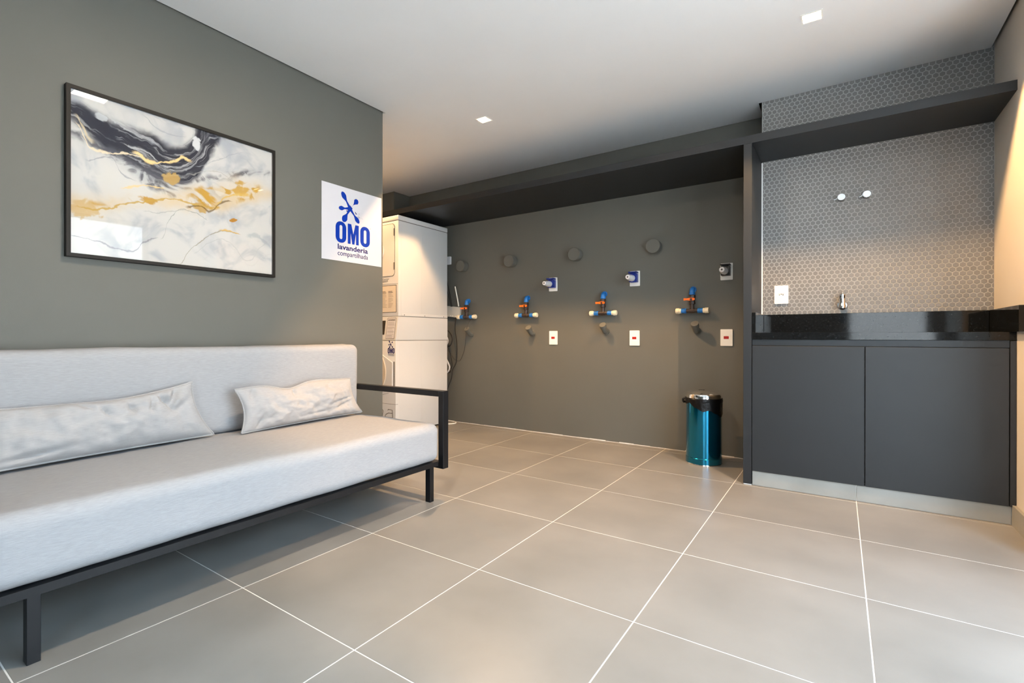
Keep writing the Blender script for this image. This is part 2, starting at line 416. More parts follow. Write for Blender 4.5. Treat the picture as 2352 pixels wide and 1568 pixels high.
# ------------------------------------------------------------------ sink cabinet
t = thing('sink_cabinet', 'dark grey two-door base cabinet under the black granite counter', 'cabinet', (1.84, 2.6, 0))
ox, oy = 1.84, 2.6
def B(mb, x0, x1, y0, y1, z0, z1, **k): return mb.box(x0-ox, x1-ox, y0-oy, y1-oy, z0, z1, **k)
mb = MB(); B(mb, 1.297, XR-.002, 2.445, YT-.002, .10, .872); mb.build('body', m_mdfin, t)
B(MB(), 1.298, 1.834, YF, 2.443, .088, .838, bev=.0008).build('door', m_mdf, t)
B(MB(), 1.838, 2.380, YF, 2.443, .088, .838, bev=.0008).build('door', m_mdf, t)
B(MB(), 2.383, XR-.001, YF-.002, 2.443, .088, .873, bev=.0008).build('filler_strip', m_mdf, t)
B(MB(), 1.298, 2.382, 2.428, 2.444, .842, .875).build('top_rail', m_mdf, t)
for a, b in ((1.298, 1.7985), (1.8015, XR-.016)):
    B(MB(), a, b, 2.428, 2.444, .001, .0875, bev=.001).build('plinth_tile', m_skirt, t)
B(MB(), 1.298, XR-.004, 2.432, 2.446, 0, .0895).build('plinth_backing', m_grout, t)

t = thing('granite_counter', 'polished black granite counter with raised splashback under the mosaic wall', 'counter', (1.84, 2.6, 0))
B(MB(), 1.2955, XR-.0005, YF, YT-.0005, .9, .916).build('worktop', m_granite, t)
B(MB(), 1.2955, XR-.0005, YF-.001, YF+.02, .876, .9165, bev=.0008).build('front_edge', m_granite, t)
B(MB(), 1.316, XR-.023, YT-.021, YT-.0005, .9162, 1.037, bev=.0008).build('rear_splashback', m_granite, t)
B(MB(), 1.2958, 1.315, YF, YT-.0005, .9167, 1.037, bev=.0008).build('side_splashback', m_granite, t)
B(MB(), XR-.022, XR-.0005, 2.285, YT-.0005, .9167, 1.037, bev=.0008).build('side_splashback', m_granite, t)

# wall tap
t = thing('wall_tap', 'short chrome wall tap above the black splashback', 'tap', (1.738, YT, 1.087))
MB().cyl((0, -.0018, 0), (0, -.010, 0), .029, .026, 28, bev=.002).build('rosette', m_chrome, t, smooth=True)
MB().cyl((0, -.009, 0), (0, -.052, .004), .011, .011, 20).build('stem', m_chrome, t, smooth=True)
mb = MB(); mb.lathe([(.012, -.022), (.0175, -.020), (.0185, -.004), (.0165, 0), (.0165, .052), (.0175, .054), (.0175, .064), (.013, .068)], 28, T(0, -.055, 0)); mb.build('tap_body', m_chrome, t, smooth=True)
MB().lathe([(.007, .068), (.008, .071), (.006, .076)], 16, T(0, -.055, 0)).build('push_button', m_chrome, t, smooth=True)
MB().lathe([(.012, -.0255), (.0125, -.0222)], 20, T(0, -.055, 0)).build('spout_outlet', m_blk, t)
# valve knobs
for n, (x, z) in enumerate(((1.733, 1.750), (1.857, 1.748))):
    t = thing('stopcock', ['left of the two round chrome valve knobs on the mosaic wall', 'right of the two round chrome valve knobs on the mosaic wall'][n], 'knob', (x, YT, z), 'chrome stopcocks')
    MB().cyl((0, -.0018, 0), (0, -.007, 0), .0255, .024, 28, bev=.001).build('rosette', m_chrome, t, smooth=True)
    MB().cyl((0, -.0068, 0), (0, -.016, 0), .014, .014, 24).build('neck', m_chrome, t, smooth=True)
    MB().lathe([(.019, 0), (.0215, .002), (.0215, .016), (.0195, .0185)], 32, T(0, -.016, 0) @ MY).build('knob', m_chrome, t, smooth=True)
    MB().cyl((-.019, -.027, -.004), (-.037, -.027, -.012), .0026, .003, 12).build('lever', m_chrome, t, smooth=True)

# mosaic wall socket
def plate_boxes(w_, h_, d=.008):
    mb = MB(); mb.prism(rrect(w_, h_, .004, 3), d, MY); return mb
t = thing('wall_socket', 'white wall socket plate on the hexagon mosaic, above the counter', 'socket', (1.4135, YT-.0016, 1.1675))
plate_boxes(.079, .120).build('plate', m_plate, t)
MB().prism(rrect(.050, .088, .002, 2), .002, T(0, -.008, 0) @ MY).build('insert', m_plate, t)
mb = MB(); mb.cyl((-.010, -.010, -.002), (-.010, -.0108, -.002), .0028, None, 10).cyl((.010, -.010, -.002), (.010, -.0108, -.002), .0034, None, 10).cyl((0, -.010, .002), (0, -.0108, .002), .0028, None, 10)
mb.box(-.017, .017, -.0104, -.010, .004, .0052); mb.build('socket_holes', m_blk, t)

# ------------------------------------------------------------------ back wall fittings
def place(root, loc, label):
    root.location = loc; root['label'] = label; return root
# capped pipe stubs
t0 = thing('pipe_cap', 'x', 'pipe cap', (0, 0, 0), 'large round painted vent caps in a row on the back wall')
mb = MB(); mb.lathe([(.0545, 0), (.0545, .042), (.057, .0425), (.057, .066), (.0545, .069)], 40, MY); mb.build('cap', m_wall, t0, smooth=True)
mb = MB(); mb.lathe([(.060, 0), (.060, .003)], 40, MY); mb.build('collar', m_wall, t0, smooth=True)
labs = ['leftmost round grey pipe cap, next to the white dryer', 'second round grey pipe cap, above the second valve cluster', 'third round grey pipe cap, right above the third valve cluster area', 'rightmost round grey pipe cap, highest in the photo']
labs = ['round grey wall cap nearest the white dryer, leftmost of four', 'second round grey wall cap from the dryer', 'third round grey wall cap from the dryer, up left of the middle plug', 'round grey wall cap furthest from the dryer, rightmost of four']
for n, x in enumerate((-1.435, -0.845, -0.168, 0.517)):
    q = t0 if n == 0 else copy_tree(t0); place(q, (x, YB, 1.612), labs[n])
# 45 degree stubs
t0 = thing('drain_stub', 'x', 'drain stub', (0, 0, 0), 'angled grey drain stubs in a row on the back wall')
MB().cyl((0, 0, 0), (0, -.022, 0), .0275, None, 24).build('pipe', m_wall, t0, smooth=True)
MB().tube([(0, -.012, 0), (0, -.030, .003), (0, -.050, .018), (0, -.068, .036)], .0235, 20, 4).build('elbow', m_wall, t0, smooth=True)
d = Vector((0, -.72, .70)).normalized(); p = Vector((0, -.058, .027))
MB().cyl(p, p+d*.012, .0270, None, 28, bev=.001).cyl(p+d*.012, p+d*.040, .0285, None, 28, bev=.002).build('screw_cap', m_wall, t0, smooth=True)
labs = ['angled grey drain stub beside the hanging black wire, leftmost', 'angled grey drain stub below the second valve cluster from the dryer', 'angled grey drain stub below the middle-right valve cluster', 'angled grey drain stub directly above the blue bin']
for n, (x, z) in enumerate(((-1.335, .915), (-.617, .921), (.105, .937), (.835, .937))):
    q = t0 if n == 0 else copy_tree(t0); place(q, (x, YB, z), labs[n])
# valve clusters
t0 = thing('valve_cluster', 'x', 'pipe valve', (0, 0, 0), 'brown and blue pipe valve clusters')
Y = -.038
MB().tube([(0, -.001, .164), (0, -.016, .164), (0, -.031, .160), (0, Y, .148), (0, Y, .126)], .0195, 20, 4).build('elbow', m_pblue, t0, smooth=True)
MB().cyl((0, -.0005, .164), (0, -.010, .164), .024, None, 24, bev=.001).build('elbow_collar', m_pblue, t0, smooth=True)
MB().cyl((0, Y, .122), (0, Y, .138), .0225, None, 24, bev=.001).build('elbow_collar', m_pblue, t0, smooth=True)
MB().cyl((0, Y, 0), (0, Y, .128), .0155, None, 20).cyl((0, Y, .098), (0, Y, .118), .026, None, 8, bev=.002).cyl((0, Y, .050), (0, Y, .070), .024, None, 8, bev=.002).cyl((0, Y, .068), (0, Y, .100), .022, None, 20).build('pipe', m_pbrown, t0, smooth=True)
MB().cyl((0, Y-.010, .085), (0, Y-.036, .085), .009, None, 14).build('valve_stem', m_pbrown, t0, smooth=True)
mb = MB(); mb.prism([(-.060, -.0085), (-.036, -.0065), (-.016, -.010), (.010, -.009), (.020, -.006), (.020, .008), (.010, .011), (-.016, .011), (-.036, .008), (-.060, .0095)], .010, T(.006, Y-.025, .086) @ MY); mb.build('handle', m_orange, t0)
MB().cyl((-.045, Y, 0), (.045, Y, 0), .0155, None, 20).cyl((-.018, Y, 0), (.018, Y, 0), .019, None, 20, bev=.002).cyl((0, Y, -.006), (0, Y, .022), .0165, None, 20).build('tee', m_pbrown, t0, smooth=True)
for s in (-1, 1):
    MB().cyl((s*.040, Y, 0), (s*.080, Y, 0), .0185, None, 20, bev=.002).cyl((s*.048, Y, 0), (s*.058, Y, 0), .0205, None, 20, bev=.001).build('coupling', m_pblue, t0, smooth=True)
    mb = MB(); mb.cyl((s*.078, Y, 0), (s*.092, Y, 0), .0185, None, 20, bev=.001).cyl((s*.090, Y, 0), (s*.120, Y, 0), .0225, .0215, 12, bev=.003); mb.build('end_cap', m_pcream, t0, smooth=True)
labs = ['brown and blue pipe valve with orange handle beside the grey router', 'brown pipe valve with orange handle, second from the dryer', 'brown pipe valve with orange handle, third from the dryer, between two blue plug sockets', 'brown pipe valve with orange handle nearest the tall panel, above the bin']
for n, x in enumerate((-1.373, -.668, .090, .806)):
    q = t0 if n == 0 else copy_tree(t0); place(q, (x, YB, 1.090), labs[n])
# industrial plugs
def plugset(navy, label, loc):
    t = thing('plug_socket', label, 'plug socket', loc, 'industrial wall sockets with grey plugs')
    plate_boxes(.083, .124, .007).build('plate', m_plate, t)
    mb = MB(); mb.prism(rrect(.062, .070, .004, 3), .040, T(-.002, -.007, .002) @ MY); mb.prism(rrect(.056, .052, .010, 3), .018, T(-.002, -.046, .002) @ MY); mb.build('socket_body', navy, t)
    mb = MB(); mb.box(-.030, .030, -.014, -.072, .043, .050, bev=.003, seg=2); mb.cyl((-.02, -.05, .040), (.02, -.05, .040), .006, None, 12); mb.build('lid', navy, t, smooth=True)
    mb = MB(); mb.lathe([(.024, 0), (.026, .004), (.026, .040), (.0235, .046), (.0235, .072), (.020, .080), (.0185, .098)], 32, T(-.004, -.058, -.002) @ MY); mb.build('plug', m_plug, t, smooth=True)
    MB().lathe([(.0165, 0), (.0185, .004), (.0175, .012), (.010, .0135)], 28, T(-.004, -.155, -.002) @ MY).build('cable_gland', m_plug, t, smooth=True)
    MB().lathe([(.007, 0), (.0065, .0016)], 16, T(-.004, -.168, -.002) @ MY).build('gland_hole', m_seam, t)
plugset(m_sblue, 'navy wall socket with light grey plug, nearest the dryer', (-.402, YB, 1.366))
plugset(m_sblue, 'navy wall socket with light grey plug, middle one of three', (.352, YB, 1.369))
plugset(m_blk, 'black wall socket with light grey plug beside the tall panel', (1.041, YB, 1.375))
# red insert plates
t0 = thing('switch_plate', 'x', 'wall plate', (0, 0, 0), 'white wall plates with red inserts')
plate_boxes(.082, .124, .008).build('plate', m_plate, t0)
MB().prism(rrect(.056, .098, .002, 2), .0015, T(0, -.008, 0) @ MY).build('cover', m_plate, t0)
MB().prism(rrect(.034, .020, .001, 1), .0015, T(-.001, -.0095, 0) @ MY).build('red_insert', m_red, t0)
labs = ['white wall plate with red insert, nearest the dryer', 'white wall plate with red insert, middle one of three', 'white wall plate with red insert beside the tall panel, above the bin']
for n, (x, z) in enumerate(((-.399, .880), (.350, .880), (1.041, .885))):
    q = t0 if n == 0 else copy_tree(t0); place(q, (x, YB, z), labs[n])

# ------------------------------------------------------------------ bin
t = thing('waste_bin', 'metallic teal pedal bin with black liner in front of the back wall', 'bin', (.942, 2.822, 0))
MB().lathe([(.1150, .004), (.1195, .006), (.1195, .046), (.1170, .049), (.1170, .455)], 64, cap1=False).build('body', m_teal, t, smooth=True)
MB().lathe([(.1215, 0), (.1222, .004), (.1205, .009)], 64).build('base_ring', m_chrome, t, smooth=True)
bm = bmesh.new(); NK = 96; rings = []
def lowedge(a):   # a measured from -y (towards camera), positive to the right
    return .388-.040*math.cos(a-.1)+.010*math.sin(5*a)+.004*math.sin(11*a+1)
for lv in range(9):
    ring = []
    for k in range(NK):
        a = 2*PI*k/NK
        ang = math.atan2(math.cos(a), -math.sin(a)) if False else a+PI/2
        zl = lowedge(a); z = .462+(zl-.462)*lv/8
        nz = noise.noise(Vector((math.cos(a)*5, math.sin(a)*5, z*16)))
        r = .1195+.0035*(1-abs(lv-3)/6)+.003*nz*(1 if 0 < lv < 8 else .3)+(.0015 if lv == 8 else 0)
        if lv == 1: r += .003
        ring.append(bm.verts.new((r*math.cos(a), r*math.sin(a), z)))
    rings.append(ring)
for a_, b_ in zip(rings, rings[1:]):
    for k in range(NK): bm.faces.new((a_[k], a_[(k+1) % NK], b_[(k+1) % NK], b_[k]))
mbx = MB(); mbx.bm.free(); mbx.bm = bm
mbx.build('bin_liner', m_bag, t, smooth=True)
mb = MB(); mb.tube([(-.118, -.03, .452), (-.132, -.035, .446), (-.126, -.04, .425), (-.119, -.03, .43)], .007, 8, 4); mb.build('liner_knot', m_bag, t, smooth=True)
MB().lathe([(.113, .455), (.117, .457), (.117, .482), (.112, .490), (.100, .493)], 64, cap1=False).build('rim', m_chrome, t, smooth=True)
MB().lathe([(.102, .488), (.104, .492), (.080, .503), (.040, .508), (.010, .509)], 48).build('lid', m_chrome, t, smooth=True)
MB().box(-.055, -.018, .09, .118, .488, .507, bev=.003, seg=2).build('hinge', m_blk, t)

# ------------------------------------------------------------------ washer / dryer stack
X0, X1 = -2.236, -1.550
YD, YW, YR = 2.283, 2.250, 2.978
t = thing('tumble_dryer', 'white tumble dryer stacked on the washing machine', 'dryer', (-1.893, 2.63, 1.076))
ox, oy = -1.893, 2.63; oz = 1.076
def B3(mb, x0, x1, y0, y1, z0, z1, **k): return mb.box(x0-ox, x1-ox, y0-oy, y1-oy, z0-oz, z1-oz, **k)
def TM(x, y, z): return T(x-ox, y-oy, z-oz)
B3(MB(), X0, X1, YD, YR, 1.0765, 1.951, bev=.006, seg=2).build('cabinet', m_white, t, smooth=True)
B3(MB(), X0-.002, X1+.002, YD-.003, YR+.001, 1.9545, 2.0, bev=.008, seg=3).build('top_cover', m_white, t, smooth=True)
B3(MB(), X0+.003, X1-.003, YD+.003, YR-.003, 1.94, 1.96).build('seam', m_seam, t)
cxd = -1.893
MB().ring(rrect(.595, .485, .035, 8), rrect(.587, .477, .032, 8), .0015, TM(cxd, YD, 1.687) @ MY).build('door_gap', m_seam, t)
MB().prism(rrect(.586, .476, .032, 8), .004, TM(cxd, YD, 1.687) @ MY).build('door', m_white, t)
pts = [(cxd+.155*math.cos(a), YD-.006, 1.687+.118*math.sin(a)) for a in [math.radians(-70+k*10) for k in range(15)]]
mb = MB(); mb.tube([(p[0]-ox, p[1]-oy, p[2]-oz) for p in pts], .005, 8, 2); mb.build('door_ridge', m_white, t, smooth=True)
for zz in (1.848, 1.537):
    B3(MB(), -1.606, -1.599, YD-.006, YD, zz-.034, zz+.034, bev=.001).build('hinge', m_seam, t)
B3(MB(), X0+.004, X1-.006, YD-.001, YD+.002, 1.3735, 1.3755).build('panel_seam', m_seam, t)
# sticker with frame
MB().ring(rrect(.53, .252, .003, 2), rrect(.520, .242, .002, 2), .0012, TM(-1.839, YD, 1.2375) @ MY).build('sticker_border', m_seam, t)
MB().prism(rrect(.520, .242, .002, 2), .0008, TM(-1.839, YD, 1.2375) @ MY).build('instruction_sticker', mat('cream sticker', (.62, .56, .48), .5), t)
mb = MB(); random.seed(3)
for col, (xa, xb) in enumerate(((-1.757, -1.695), (-1.680, -1.610))):
    z = 1.309
    for k in range(13):
        h = .0045 if k < 2 else .0018; ww = (xb-xa)*random.uniform(.55, 1)
        if k in (2, 5, 9): z -= .003
        B3(mb, xa, xa+ww, YD-.0016, YD-.0009, z-h, z); z -= .0115
mb.build('sticker_text', m_seam, t)
# line drawing of an iron-like icon
mb = MB()
for poly in ([(-1.768, 1.412), (-1.700, 1.417), (-1.668, 1.423), (-1.685, 1.417), (-1.690, 1.407), (-1.768, 1.404)], [(-1.760, 1.418), (-1.752, 1.430), (-1.740, 1.430), (-1.732, 1.421), (-1.680, 1.427)], [(-1.768, 1.398), (-1.690, 1.399), (-1.684, 1.406)]):
    mb.tube([(p[0]-ox, YD-.0005-oy, p[1]-oz) for p in poly], .0011, 5, 0)
mb.build('printed_icon', m_seam, t)
# bracket strip with screws on the side
B3(MB(), X1, X1+.0025, 2.325, YR-.002, 1.080, 1.104, bev=.0008).build('side_bracket', m_white, t)
for yy in (2.358, 2.634, 2.915):
    B3(MB(), X1+.0025, X1+.005, yy-.004, yy+.004, 1.085, 1.093, bev=.001).build('screw', m_seam, t)
for yy in (2.589, 2.847, 2.321):
    B3(MB(), X1-.0005, X1+.0007, yy-.001, yy+.001, 1.11, 1.945).build('panel_rib', m_white, t)

t = thing('washing_machine', 'white front-loading washing machine under the dryer, behind the sofa arm', 'washing machine', (-1.893, 2.63, 0)); oz = 0
B3(MB(), X0, X1, YW, YR, .012, .853, bev=.005, seg=2).build('cabinet', m_white, t, smooth=True)
# sloping console
bm = bmesh.new(); prof = [(YW, .8565), (YD-.002, 1.0735), (YR, 1.0735), (YR, .8565)]
a_ = [bm.verts.new((X0-ox, y-oy, z)) for y, z in prof]; b_ = [bm.verts.new((X1-ox, y-oy, z)) for y, z in prof]
bm.faces.new(a_); bm.faces.new(b_[::-1])
for k in range(4): bm.faces.new((a_[k], b_[k], b_[(k+1) % 4], a_[(k+1) % 4]))
mbx = MB(); mbx.bm.free(); mbx.bm = bm; mbx.build('control_console', m_white, t)
B3(MB(), X0+.004, X1-.004, YW+.006, YR-.004, .85, .86).build('seam', m_seam, t)
B3(MB(), X0+.004, X1-.004, YD+.004, YR-.004, 1.068, 1.0762).build('seam', m_seam, t)
sl = math.atan2(YD-.002-YW, .217)                     # console tilt
MS = Matrix.Rotation(-sl, 4, 'X')
def onc(x, z): return T(x-ox, YW+(z-.8565)*(YD-.002-YW)/.217-oy-.0006, z) @ MS @ MY
MB().ring(rrect(.112, .196, .004, 2), rrect(.106, .190, .003, 2), .001, onc(-1.626, .966)).build('label_border', m_seam, t)
MB().prism(rrect(.106, .190, .003, 2), .0006, onc(-1.626, .966)).build('warning_label', m_paper, t)
text('label_heading', 'LEIA COM ATENÇÃO', m_blk, t, (-.045, .045, .066, .086), onc(-1.626, .966) @ T(0, 0, .0007), Matrix.Identity(4), bold=.02)
mb = MB(); random.seed(5)
for k in range(17):
    if k in (4, 8, 12): continue
    zz = .055-k*.0088; ww = .090*random.uniform(.7, 1)
    mb.box(-.045, -.045+ww, zz-.0009, zz+.0009, .0006, .0010, M=onc(-1.626, .966))
mb.build('label_text', m_seam, t)
MB().prism(rrect(.20, .132, .004, 2), .001, onc(-1.805, .972)).build('display', m_blk, t)
# OMO sticker on the front
def omo(parent, plane, u0, u1, v0, v1, m, z=.0006):
    """block letters O M O filling u0..u1 x v0..v1"""
    W = u1-u0; lw = W*.295; gp = W*.045; mw = W-2*lw-2*gp; H = v1-v0
    mb = MB()
    for cx in (u0+lw/2, u1-lw/2):
        cy = (v0+v1)/2
        mb.ring(rrect(lw, H, lw*.46, 8, cx, cy), rrect(lw*.27, H*.66, lw*.13, 8, cx, cy), z, plane)
    a = u0+lw+gp; b = a+mw; s = mw*.27
    yy0, yy1 = v0+H*.02, v1-H*.02
    pts = [(a, yy0), (a+s*.92, yy0), (a+s*.98, yy1-H*.42), (a+mw/2-.10*mw, yy0), (a+mw/2+.10*mw, yy0), (b-s*.98, yy1-H*.42), (b-s*.92, yy0), (b, yy0),
           (b, yy1), (b-s*1.15, yy1), (a+mw/2, yy0+H*.48), (a+s*1.15, yy1), (a, yy1)]
    mb.prism(pts, z, plane)
    return mb
def splash(mb, plane, cx, cy, S, z=.0006, drops=None):
    drops = drops or [(-.060, .088, .0185, .030), (.056, .062, .0185, .020), (-.082, -.012, .0145, .022), (.069, -.076, .0160, .026), (-.051, -.084, .0210, .036)]
    for n, (dx, dy, rb, stem) in enumerate(drops):
        L = math.hypot(dx, dy); ux, uy = dx/L, dy/L; nx, ny = -uy, ux
        L0 = .006 if n != 1 else .020
        pts = []
        K = 18
        def wd(t):   # half width along the stem, teardrop
            base = .0085*(1-t)**2+.0022
            u = (t-.18)/.82
            tear = rb*math.sqrt(max(0, 1-((u-.62)/.38)**2)) if u > .62 else rb*(max(u, 0)/.62)**1.6
            return max(base if n != 1 else .0005, tear) if t < .999 else 0.0005
        for k in range(K+1):
            t_ = k/K; l = L0+(L+rb*.6-L0)*t_; pts.append((cx+(ux*l+nx*wd(t_))*S, cy+(uy*l+ny*wd(t_))*S))
        for k in range(K, -1, -1):
            t_ = k/K; l = L0+(L+rb*.6-L0)*t_; pts.append((cx+(ux*l-nx*wd(t_))*S, cy+(uy*l-ny*wd(t_))*S))
        mb.prism(pts, z*(1+.06*n), plane)
    mb.prism([(cx+(.0205 if k % 2 == 0 else .0160)*S*math.cos(k*PI/5+.3), cy+(.0215 if k % 2 == 0 else .0165)*S*math.sin(k*PI/5+.3)) for k in range(10)], z*1.4, plane)
    return mb
pl = T(-ox, YW-oy-.0003, 0) @ MY
mb = omo(t, pl, -1.652, -1.563, .735, .785, m_navy); mb.build('sticker_lettering', m_navy, t)
mb = splash(MB(), pl, -1.612, .818, .36); mb.build('sticker_splash', m_navy, t)
mb = MB(); mb.prism([(-1.648, .7245), (-1.567, .7245), (-1.567, .728), (-1.648, .728)], .0005, pl); mb.prism([(-1.645, .716), (-1.568, .716), (-1.568, .718), (-1.645, .718)], .0005, pl); mb.build('sticker_text', m_navy, t)
# raised front facet, vent strip, door
mb = MB(); mb.prism([(-2.186, .44), (-1.587, .42), (-1.587, .655), (-1.728, .725), (-2.06, .725), (-2.186, .655)], .010, pl); mb.build('front_facet', m_white, t)
mb = MB(); mb.prism([(-1.577, .40), (-1.562, .40), (-1.562, .662), (-1.577, .662)], .0015, pl); mb.build('vent_strip', m_seam, t)
mb = MB()
for k in range(26): z_ = .404+k*.0100; mb.prism([(-1.573, z_), (-1.566, z_), (-1.566, z_+.005), (-1.573, z_+.005)], .003, pl)
mb.build('vent_slats', m_hose, t)
def disc(r, n=56): return [(cxd+r*math.cos(2*PI*k/n), .56+r*math.sin(2*PI*k/n)) for k in range(n)]
MB().ring(disc(.232), disc(.172), .022, pl).build('door', m_beige, t)
MB().prism(disc(.171), .012, pl).build('door_glass', m_granite, t)
B3(MB(), X0+.004, X1+.0005, YW-.0006, YW+.03, .272, .2745).build('seam', m_seam, t)
mb = MB(); mb.tube([(-1.76-ox, YW-.0005-oy, .343), (-1.64-ox, YW-.0005-oy, .372)], .0012, 5, 0); mb.build('scratch_line', m_seam, t)
mb = MB()
for poly in ([(-1.586, .150), (-1.594, .220), (-1.645, .222), (-1.650, .214)], [(-1.591, .190), (-1.640, .190), (-1.672, .176), (-1.686, .158), (-1.680, .150), (-1.586, .150)], [(-1.735, .152), (-1.722, .150), (-1.712, .205), (-1.728, .222)]):
    mb.tube([(p[0]-ox, YW-.001-oy, p[1]) for p in poly], .0028, 6, 0)
mb.build('line_lettering', m_seam, t)
for yy in (2.589, 2.847, 2.30):
    B3(MB(), X1-.0005, X1+.0007, yy-.001, yy+.001, .03, .84).build('panel_rib', m_white, t)
for q in (X0+.06, X1-.06):
    for yy in (YW+.07, YR-.07): MB().cyl((q-ox, yy-oy, 0), (q-ox, yy-oy, .012), .02, None, 16).build('foot', m_blk, t)

# router and cables by the stack
t = thing('wifi_router', 'grey wall router with one white antenna beside the dryer', 'router', (-1.548, 3.088, 1.148), rz=0)
Mr = Matrix.Rotation(math.radians(7), 4, 'Y')
MB().box(-.095, .083, -.016, .018, -.057, .054, bev=.004, seg=2, M=Mr).build('case', m_grey, t)
mb = MB(); mb.tube([(.060, -.004, .055), (.045, -.004, .13), (.012, -.004, .262)], .0062, 10, 2); mb.build('antenna', m_wire, t, smooth=True)
mb = MB()
for xx in (-.04, -.012, .026): mb.box(xx, xx+.018, -.0175, -.015, -.047, -.041, M=Mr)
mb.build('status_light', m_wire, t)
mb = MB(); mb.cyl((-.03, -.0165, .030), (-.03, -.0155, .030), .012, None, 20).box(.0, .022, -.0168, -.0155, -.004, .0, M=Mr); mb.build('printed_mark', m_hose, t)
o = MB().box(-1.65, -1.603, 3.085, YB-.0005, 1.648, 1.731, bev=.003, seg=2).build('junction_box', m_plug); tag(o, 'small pale box on the wall peeking out behind the dryer top', 'junction box')
def cord(name, label, cat, pts, r, m):
    mb = MB(); mb.tube(pts, r, 8, 6); o = mb.build(name, m, smooth=True); tag(o, label, cat, 'cables and hoses behind the washer')
Y1 = 3.055
cord('power_cord', 'thick black cord hanging from the router down past the hoses', 'cord', [(-1.53, 3.09, 1.10), (-1.512, Y1, .97), (-1.488, Y1, .81), (-1.492, Y1, .64), (-1.545, Y1, .545), (-1.560, Y1, .46), (-1.604, Y1, .36), (-1.66, Y1, .20), (-1.70, 3.05, .01)], .0048, m_blk)
cord('signal_wire', 'thin dark wire looping down from the leftmost pipe valve', 'cord', [(-1.325, 3.085, 1.07), (-1.333, 3.03, 1.0), (-1.340, 3.02, .92), (-1.360, 3.04, .86), (-1.392, Y1, .75), (-1.436, Y1, .655), (-1.47, Y1, .640), (-1.52, Y1, .655), (-1.57, Y1, .71), (-1.62, Y1, .76)], .0022, m_blk)
cord('black_hose', 'black hose loop bulging out behind the washer at console height', 'hose', [(-1.66, 3.02, .955), (-1.60, 3.02, .962), (-1.545, 3.02, .92), (-1.52, 3.02, .865), (-1.545, 3.02, .80), (-1.60, 3.02, .785), (-1.66, 3.02, .80)], .0065, m_blk)
cord('grey_hose', 'upper grey drain hose arc behind the washer', 'hose', [(-1.66, 3.0, .91), (-1.60, 3.0, .905), (-1.565, 3.0, .86), (-1.570, 3.0, .82), (-1.61, 3.0, .785), (-1.66, 3.0, .76)], .0085, m_hose)
cord('grey_hose', 'lower grey drain hose bending behind the washer', 'hose', [(-1.66, 3.0, .73), (-1.605, 3.0, .685), (-1.560, 3.0, .62), (-1.540, 3.0, .575), (-1.560, 3.0, .53), (-1.62, 3.0, .50)], .0085, m_hose)
cord('hanging_cable', 'black cord loop crossing the lower grey hose', 'cord', [(-1.66, Y1, .81), (-1.60, Y1, .765), (-1.558, Y1, .65), (-1.556, Y1, .57), (-1.60, Y1, .548), (-1.66, Y1, .56)], .0038, m_blk)
cord('hanging_cable', 'lowest black cord loop behind the washer', 'cord', [(-1.66, 3.035, .67), (-1.60, 3.035, .60), (-1.556, 3.035, .53), (-1.60, 3.035, .515), (-1.66, 3.035, .53)], .0045, m_blk)
cord('hanging_cable', 'black cord running from behind the dryer down to the router', 'cord', [(-1.66, 3.05, 1.62), (-1.605, 3.05, 1.43), (-1.575, 3.05, 1.32), (-1.548, 3.05, 1.20)], .0042, m_blk)
cord('hanging_cable', 'second black cord running into the router top', 'cord', [(-1.66, 3.065, 1.45), (-1.60, 3.065, 1.30), (-1.565, 3.055, 1.20)], .0038, m_blk)
cord('white_cable', 'white cable loop lying on the floor by the back wall', 'cable', [(-1.80, 3.07, .006), (-1.65, 3.085, .006), (-1.54, 3.075, .006), (-1.478, 3.03, .006), (-1.475, 2.97, .006), (-1.505, 2.925, .006), (-1.535, 2.905, .006)], .0048, m_wire)

# ------------------------------------------------------------------ poster
t = thing('wall_poster', 'white poster with blue splash logo at the end of the left wall', 'poster', (XL+.0006, 1.218, 1.615))
pl = MX
MB().prism([(-.2445, -.240), (.2465, -.240), (.2465, .240), (-.2445, .240)], .0016, pl).build('sheet', m_paper, t)
pz = T(.0016, 0, 0) @ MX
mb = omo(t, pz, 1.0775-1.218, 1.3595-1.218, 1.493-1.615, 1.629-1.615, m_blue); mb.build('logo_lettering', m_blue, t)
mb = splash(MB(), pz, 1.192-1.218, 1.726-1.615, 1.0); mb.build('logo_splash', m_blue, t)
mb = MB(); random.seed(11)
for (dx, dy, r) in ((-.026, -.020, .0045), (.044, -.018, .004), (.05, -.024, .0045), (.062, -.024, .0015), (.070, -.036, .002), (.075, -.020, .0022), (.074, -.045, .0035), (.063, -.041, .0016), (.088, -.044, .0015), (.098, -.047, .0012), (.106, -.048, .001), (.038, -.012, .0015)):
    mb.prism([(1.192-1.218+dx+r*math.cos(k*PI/4), 1.726-1.615+dy+r*math.sin(k*PI/4)) for k in range(8)], .0005, pz)
mb.build('logo_droplets', m_navy, t)
mb = MB(); mb.ring([(1.363-1.218+.0028*math.cos(k*PI/5), 1.624-1.615+.0028*math.sin(k*PI/5)) for k in range(10)], [(1.363-1.218+.0018*math.cos(k*PI/5), 1.624-1.615+.0018*math.sin(k*PI/5)) for k in range(10)], .0005, pz); mb.build('registered_mark', m_navy, t)
text('word_lavanderia', 'lavanderia', m_navy, t, (1.094-1.218, 1.342-1.218, 1.450-1.615, 1.4845-1.615), pz, Matrix.Identity(4), bold=.022)
text('word_compartilhada', 'compartilhada', m_navy, t, (1.094-1.218, 1.342-1.218, 1.401-1.615, 1.442-1.615), pz, Matrix.Identity(4), bold=.004)

